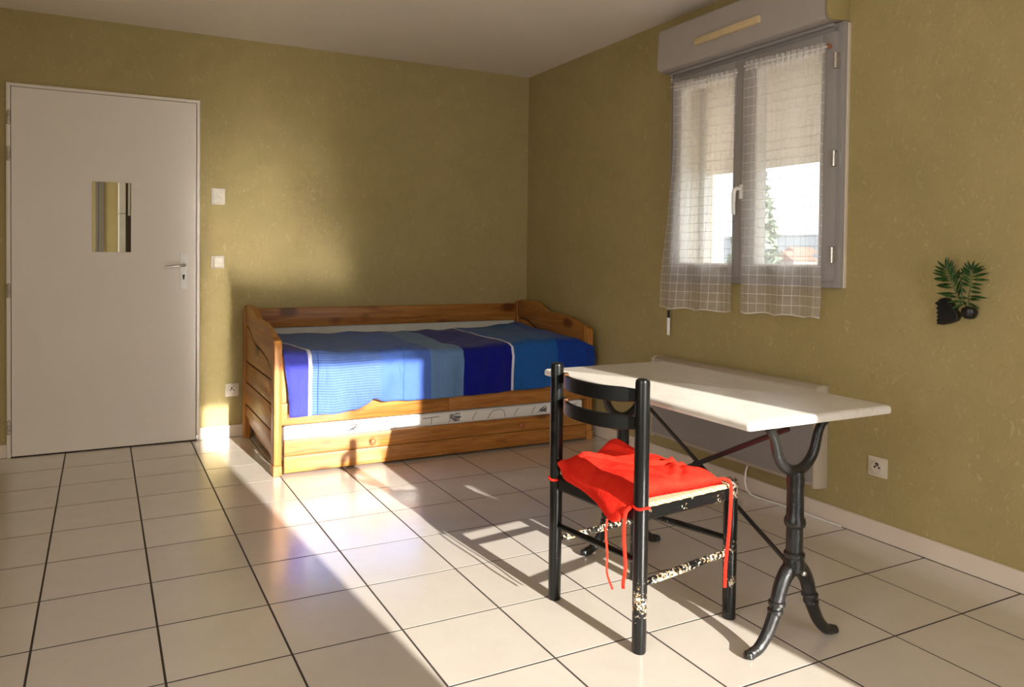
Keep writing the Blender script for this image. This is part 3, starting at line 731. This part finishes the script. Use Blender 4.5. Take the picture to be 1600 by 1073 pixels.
def slat(z0, z1):
    a = Vector(LB)+Vector((.013, .0)); b = Vector(RB); n_ = Vector((-1, -.1)); m = MB(); N = 28
    outer = []
    for i in range(N+1):
        t = i/N; tt = min(1, max(0, (t-.09)/.85)); w = 1-abs(2*tt-1)**2.6
        p = a+(b-a)*t+n_*(.070*w); outer.append(p)
    for side in (0,):
        vs = []; fs = []
        for i, p in enumerate(outer):
            q = outer[min(i+1, N)]-outer[max(i-1, 0)]; nn = Vector((-q.y, q.x)).normalized()*.007
            e = min(1, min(i, N-i)/4); h0 = z0+.006*(1-e); h1 = z1-.008*(1-e)
            for d, z in ((1, h0+.002), (1, h1-.002), (.6, h1), (-.6, h1), (-1, h1-.002), (-1, h0+.002), (-.6, h0), (.6, h0)):
                vs.append((p.x+nn.x*d, p.y+nn.y*d, z))
        for i in range(N):
            for k in range(8): fs.append((i*8+k, i*8+(k+1) % 8, (i+1)*8+(k+1) % 8, (i+1)*8+k))
        fs += [tuple(range(8)), tuple(N*8+k for k in range(8))]
        m.add(vs, fs)
    return m
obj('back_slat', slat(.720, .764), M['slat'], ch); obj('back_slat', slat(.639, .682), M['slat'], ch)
def bar(name, a, b, za, zb, r, m, flat=1.0, lab=None):
    o = obj(name, MB().tube([(a[0], a[1], za), ((a[0]+b[0])/2, (a[1]+b[1])/2, (za+zb)/2), (b[0], b[1], zb)], [r*.85, r*1.05, r*.85], 12, flat), M[m], ch)
    if lab: o['label'] = lab
bar('stretcher', LB, RB, .250, .262, .0105, 'black'); bar('stretcher', FL, FR, .245, .252, .0105, 'rail_worn')
bar('stretcher', RB, FR, .196, .214, .012, 'worn', lab='side stretcher with most of its paint flaked off'); bar('stretcher', LB, FL, .200, .214, .011, 'worn')
def rail(a, b, z0, z1, w, m):
    A = Vector((*a, 0)); B = Vector((*b, 0)); d = (B-A).normalized(); s = Vector((-d.y, d.x, 0))*w; A = A+d*.015; B = B-d*.015
    vs = []
    for p in (A, B):
        for q, z in ((-.7, z0), (-1, z0+.006), (-1, z1-.006), (-.7, z1), (.7, z1), (1, z1-.006), (1, z0+.006), (.7, z0)): vs.append((p.x+s.x*q, p.y+s.y*q, z))
    fs = [(k, (k+1) % 8, 8+(k+1) % 8, 8+k) for k in range(8)]+[tuple(range(8)), tuple(range(8, 16))]
    obj('seat_rail', MB().add(vs, fs), M[m], ch, smooth=False)
rail(RB, FR, .382, .418, .011, 'rail_worn'); rail(LB, RB, .372, .416, .011, 'black'); rail(FL, FR, .384, .42, .011, 'black'); rail(LB, FL, .382, .418, .011, 'black')
# woven rush seat: four wedges of cord wrapped over the rails
def seatgrid():
    m = MB(); c4 = [Vector((*p, .428)) for p in (LB, RB, FR, FL)]; cen = sum(c4, Vector())/4; cen.z = .424
    for k in range(4):
        a, b = c4[k], c4[(k+1) % 4]
        out = ((a+b)/2-cen); out.z = 0; out.normalize()
        if k == 0: out = out*.0
        N = 16
        rows = []
        for r_, (f, dz, ex) in enumerate(((0, 0, 0), (.35, .002, 0), (.7, .004, 0), (.93, .006, 0), (1, .004, .010), (1, -.006, .0145))):
            rows.append([cen+((a+(b-a)*(i/N))-cen)*f+out*ex+Vector((0, 0, dz+.0015*(i % 2)*(f > 0))) for i in range(N+1)])
        vs = [p for r_ in rows for p in r_]; n1 = N+1
        fs = [(r_*n1+i, r_*n1+i+1, (r_+1)*n1+i+1, (r_+1)*n1+i) for r_ in range(5) for i in range(N)]
        m.add(vs, fs)
    return m
tag(obj('rush_seat', seatgrid(), M['rush'], ch), 'woven straw seat')

cu = thing('seat_cushion', 'crumpled red cotton cushion tied on the black chair', 'cushion', (-1.28, -2.88, .44))
def quad(s, t):
    # s: 0 back .. 1 front, t: 0 left .. 1 right (towards the viewer)
    a = Vector((-1.484, -2.730)); b = Vector((-1.462, -3.074)); c = Vector((-1.090, -3.062)); d = Vector((-1.150, -2.680))
    return (a*(1-t)+b*t)*(1-s)+(d*(1-t)+c*t)*s
NS, NTT = 44, 44
def cush(s, t, top):
    p = quad(s, t)
    es = 1-abs(2*s-1)**6; et = 1-abs(2*t-1)**6; e = max(0, es*et)
    x, y = p.x, p.y
    wr = nz(x*9, y*9, .5)*.012+nz(x*22+3, y*22, 1.7)*.004
    # a few sharp creases: valley with a ridge beside it, (s, t) to (s, t)
    for (s0, t0_, s1, t1_, amp) in ((.30, .30, .62, .62, .011), (.62, .62, .95, .70, .010), (.48, .10, .80, .38, .010), (.20, .55, .42, .90, .009), (.72, .82, .90, .60, .011), (.12, .20, .30, .30, .009), (.55, .95, .72, .82, .008)):
        dx, dy = s1-s0, t1_-t0_; L2 = dx*dx+dy*dy; q = ((s-s0)*dx+(t-t0_)*dy)/L2
        f = math.exp(-(max(0, abs(q-.5)-.4)/.15)**2)
        d = ((s-s0)*dy-(t-t0_)*dx)/math.sqrt(L2)
        wr += f*amp*(-math.exp(-(d/.020)**2)+.9*math.exp(-((d-.045)/.035)**2))
    z = .4365
    if top: z += .044*e**.5+wr*min(1, e*1.5+.1)
    else: z += .001
    # left edge near the front puffs up, its border standing on edge
    up = math.exp(-((s-.68)/.17)**2)*math.exp(-((t-.0)/.15)**2); z += .050*up
    up2 = math.exp(-((s-.14)/.2)**2)*math.exp(-((t-.16)/.2)**2); z += .016*up2*top
    # the back border comes over the back rail, hanging lower towards the right post
    over = ssmooth(.10, 0, s)
    hang = lerp([0, .1, .35, .6, .78, .9, 1], [.006, .014, .022, .036, .060, .068, .056], t)
    x -= over*(.008+.020*ssmooth(.35, .85, t)); z -= over**1.3*hang+(0 if top else .004*over)
    if not top and over > 0: x += .006*over; z -= .004*over
    y += .022*over*ssmooth(.7, 1, t)
    z += .030*math.exp(-((s-.0)/.07)**2-((t-.01)/.05)**2)
    return (x, y, z)
def cushion_mb():
    m = MB(); vs = []; n1 = NS+1
    for top in (1, 0):
        vs += [cush(i/NS, j/NTT, top) for j in range(NTT+1) for i in range(NS+1)]
    off = n1*(NTT+1); fs = []
    for j in range(NTT):
        for i in range(NS):
            a = j*n1+i; fs += [(a, a+1, a+n1+1, a+n1), (off+a, off+a+n1, off+a+n1+1, off+a+1)]
    bd = [(i, 0) for i in range(NS)]+[(NS, j) for j in range(NTT)]+[(NS-i, NTT) for i in range(NS)]+[(0, NTT-j) for j in range(NTT)]
    for k in range(len(bd)):
        a = bd[k]; b = bd[(k+1) % len(bd)]; ia = a[1]*n1+a[0]; ib = b[1]*n1+b[0]; fs.append((ia, ib, off+ib, off+ia))
    return m.add(vs, fs)
obj('pad', cushion_mb(), M['red'], cu, angle=180)
def ringtie(p, z, r=.0235):
    return MB().tube([(p[0]+r*math.cos(a), p[1]+r*math.sin(a), z+.002*math.sin(3*a)) for a in [2*math.pi*k/18 for k in range(18)]], .0042, 6, closed=True)
obj('tie', ringtie(LB, .405), M['red'], cu); obj('tie', ringtie(RB, .423), M['red'], cu)
def ribbon(pts, r=.006): return MB().tube(spline(pts, 5), r, 6, .32)
obj('tie', ribbon([(-1.500, -3.015, .372), (-1.506, -3.018, .33), (-1.503, -3.022, .27), (-1.507, -3.026, .22), (-1.50, -3.045, .175)], .0038), M['red'], cu)
obj('tie', ribbon([(-1.464, -3.080, .423), (-1.475, -3.068, .40), (-1.478, -3.066, .33), (-1.474, -3.070, .25), (-1.480, -3.069, .205), (-1.478, -3.066, .182)], .0052), M['red'], cu)
obj('tie', ribbon([(-1.110, -3.045, .447), (-1.090, -3.068, .453), (-1.075, -3.078, .435), (-1.078, -3.080, .36), (-1.083, -3.080, .28), (-1.094, -3.081, .20), (-1.098, -3.082, .12)], .0052), M['red'], cu)

# ------------------------------------------------------------------ palm ornament on the wall
def PC(cx, cy, x=-.02): return (x, -3.04-((1430+cx/7.667)-1455)*.002215, 1.158-((380+cy/7.667)-400)*.00244)
pl = thing('palm_ornament', 'small green palm with black pot fixed to the olive wall', 'plant', PC(640, 800, W))
def frond(rach, left, right, name):
    f = MB(); R = [Vector(PC(a, b, c)) for a, b, c in rach]; S = spline(R, 8)
    f.tube(S, [.0022-.0014*k/(len(S)-1) for k in range(len(S))], 5)
    def leaflet(base, tip, w):
        b = Vector(base); t = Vector(tip); d = t-b; nrm = Vector((1, 0, 0)); s = d.cross(nrm).normalized()*w
        m1 = b+d*.35; m2 = b+d*.7
        vs = [b, m1+s+Vector((-.004, 0, 0)), m1-s+Vector((-.004, 0, 0)), m1+Vector((.002, 0, 0)), m2+s*.7+Vector((-.006, 0, 0)), m2-s*.7+Vector((-.006, 0, 0)), m2+Vector((-.001, 0, 0)), t]
        f.add(vs, [(0, 1, 3), (0, 3, 2), (1, 4, 6, 3), (3, 6, 5, 2), (4, 7, 6), (6, 7, 5)])
    for lst in (left, right):
        for k, (u, tx, ty) in enumerate(lst):
            p = S[min(len(S)-1, int(u*(len(S)-1)))]; leaflet(p, PC(tx, ty, -.035-.006*(k % 2)), .0055)
    tag(obj('frond', f, M['leaf'], pl), name)
frond([(600, 730, -.012), (540, 640, -.03), (480, 520, -.035), (430, 400, -.038), (390, 300, -.036)],
      [(.98, 260, 200), (.92, 240, 265), (.85, 212, 315), (.78, 212, 345), (.72, 222, 415), (.66, 225, 420), (.6, 258, 497), (.5, 262, 500), (.38, 250, 592), (.3, 330, 600), (.2, 405, 690), (.12, 475, 760)],
      [(.98, 377, 155), (.93, 425, 160), (.86, 455, 190), (.8, 492, 195), (.74, 500, 240), (.66, 520, 300), (.6, 560, 290), (.5, 570, 330), (.42, 590, 390), (.3, 600, 460)], 'left palm frond')
frond([(630, 740, -.012), (650, 620, -.03), (685, 480, -.036), (690, 380, -.038), (695, 300, -.036)],
      [(.98, 645, 200), (.92, 612, 222), (.86, 580, 265), (.8, 570, 285), (.72, 560, 300), (.64, 585, 360), (.56, 590, 400), (.48, 600, 450)],
      [(.98, 728, 195), (.94, 803, 225), (.88, 848, 255), (.82, 872, 285), (.74, 908, 335), (.66, 922, 415), (.56, 830, 470), (.48, 825, 520), (.40, 820, 560), (.3, 905, 615), (.22, 800, 640), (.14, 815, 740)], 'right palm frond')
frond([(620, 760, -.012), (600, 640, -.04), (588, 480, -.046), (575, 390, -.046), (560, 310, -.044)],
      [(.9, 530, 330), (.75, 520, 400), (.6, 520, 500), (.45, 530, 580), (.3, 540, 640), (.2, 545, 680)],
      [(.9, 605, 350), (.75, 640, 430), (.6, 650, 500), (.45, 655, 570), (.3, 660, 630), (.2, 665, 690)], 'dark middle frond')
def lump(c, pts, x0, x1, name, par, m):
    poly = [(PC(a, b)[1], PC(a, b)[2]) for a, b in pts]
    return obj(name, MB().prism(poly, 0, x0, x1, .004, 3), m, par)
pc = PC(636, 795)
pot = MB().lathe([(.004, -.024), (.016, -.021), (.024, -.010), (.027, .002), (.024, .014), (.016, .020), (.004, .022)], (-.016, pc[1], pc[2]), 20)
obj('pot', pot, M['blackp'], pl)
bk = thing('black_ornament', 'jagged glossy black ornament on the olive wall left of the palm pot', 'ornament', PC(340, 800, W))
jag = [(215, 960), (232, 930), (212, 915), (240, 890), (215, 870), (240, 845), (208, 825), (236, 800), (206, 770), (232, 745), (188, 708), (222, 690), (262, 655), (320, 640), (360, 655), (375, 690), (405, 700), (420, 725), (458, 745), (440, 775), (470, 795), (497, 850), (470, 900), (400, 935), (310, 958)]
lump(None, jag, -.014, W+.001, 'body', bk, M['blackp'])
for k, (a, b) in enumerate(((245, 705), (360, 700), (440, 822), (280, 872))):
    q = PC(a, b); obj('bead', MB().lathe([(.002, 0), (.0045, .002), (.0045, .004), (.002, .006)], (-.012, q[1], q[2]), 8, 0, -1), M['blackp'], bk)

# ------------------------------------------------------------------ behind the viewer: seen only in the door mirror and by its light
fd = thing('window_3', 'tall low-silled window behind the viewer letting the low sun in', 'window', (-1.35, YR, FZ0)); fd['kind'] = 'structure'
obj('frame', MB().box((FX0-.05, YR-.08, FZ0-.05), (FX0, YR+.02, FZ+.05), .003).box((FX1, YR-.08, FZ0-.05), (FX1+.05, YR+.02, FZ+.05), .003).box((FX0, YR-.08, FZ), (FX1, YR+.02, FZ+.05), .003).box((FX0, YR-.08, FZ0-.05), (FX1, YR+.02, FZ0), .003), M['pvc'], fd)
w2 = thing('added_side_window', 'added side window for the fill lamp, unseen on the left wall', 'window', (XL, -4.75, .75)); w2['kind'] = 'structure'  # unseen side window added to give the fill lamp an opening
obj('frame', MB().box((XL-.1, LY0, LZ0), (XL-.04, LY0+.05, LZ1)).box((XL-.1, LY1-.05, LZ0), (XL-.04, LY1, LZ1)).box((XL-.1, LY0, LZ0), (XL-.04, LY1, LZ0+.05)).box((XL-.1, LY0, LZ1-.05), (XL-.04, LY1, LZ1)), M['pvc'], w2)
obj('pane', MB().box((XL-.075, LY0+.05, LZ0+.05), (XL-.069, LY1-.05, LZ1-.05)), M['glass'], w2)
cab = thing('tall_cabinet', 'tall white cabinet reflected at the right of the door mirror', 'cabinet', (-2.35, YR+.3, 0))
obj('side_panel', MB().box((-2.645, YR+.02, 0), (-2.57, YR+.60, 1.60), .004), M['white'], cab)
obj('side_panel', MB().box((-2.645, YR+.02, 1.608), (-2.57, YR+.60, 2.30), .004), M['white'], cab)
obj('carcass', MB().box((-2.57, YR+.02, 0), (-2.05, YR+.56, 2.29), .004), M['dkwood'], cab)
obj('handle_rail', MB().box((-2.545, YR+.56, 1.58), (-2.52, YR+.585, 2.2), .004), M['white'], cab)
tr1 = struct('trim_1', MB().box((-2.86, YR, 0), (-2.80, YR+.02, 2.2), .003).box((-2.90, YR, 0), (-2.865, YR+.012, 2.2), .003), M['trimgrey'], 'narrow upright trim reflected at the left of the mirror', 'trim')
obj('shadow_gap', MB().box((-2.867, YR, 0), (-2.858, YR+.006, 2.2)), M['dark'], tr1)

# ------------------------------------------------------------------ outdoors
def hillf(u, v):
    x = 30+u*500; y = -120+v*760
    z = -9+ 34*ssmooth(120, 420, x+.3*y)*(.55+.45*nz(x*.008, y*.008, 2))+3*nz(x*.02, y*.02)
    return (x, y, z)
struct('ground', MB().grid(lambda u, v: (1+u*120, -20+v*140, -7.5), 4, 4), M['ground'], 'green valley floor outside the window', 'ground')
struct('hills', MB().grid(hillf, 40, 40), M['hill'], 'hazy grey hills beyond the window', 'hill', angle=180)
def house(x, y, b, w, d, h, label):
    t = thing('house', label, 'house', (x, y, b))
    obj('walls', MB().box((x-w/2, y-d/2, b-4), (x+w/2, y+d/2, b+h), .02), M['housew'], t)
    obj('roof', MB().prism([(y-d/2-.5, b+h), (y+d/2+.5, b+h), (y, b+h+d*.36)], 0, x-w/2-.4, x+w/2+.4), M['roof'], t)
house(205, 171, -3.0, 11, 9, 3.6, 'far house with a red clay roof, the nearer one seen through the right pane')
house(250, 206, -2.0, 12, 10, 4.4, 'far house with a red clay roof, the farther and smaller one through the right pane')
def conifer(x, y, h, r, label):
    t = thing('conifer_tree', label, 'tree', (x, y, -7.5))
    obj('trunk', MB().tube([(x, y, -7.5), (x, y, -7.5+h*.8)], [.25, .06], 8), M['bark'], t)
    random.seed(5); f = MB()
    for k in range(2200):
        q = random.random()**.8; rr_ = r*(1-q)**.75*(.75+.35*random.random()); a = random.random()*6.283
        p = Vector((x+rr_*math.cos(a), y+rr_*math.sin(a), -7.5+h*(.12+.88*q))); s = .10+.14*random.random()
        d1_ = Vector((random.uniform(-1, 1), random.uniform(-1, 1), random.uniform(-.4, .9))).normalized()*s; d2 = Vector((random.uniform(-1, 1), random.uniform(-1, 1), random.uniform(-1, .2))).normalized()*s*.6
        f.add([p-d1_, p+d2, p+d1_, p-d2], [(0, 1, 2, 3)])
    tag(obj('foliage', f, M['fol'], t), kind='stuff')
conifer(12.85, 9.75, 11.3, 1.55, 'green conifer seen through the right window pane')
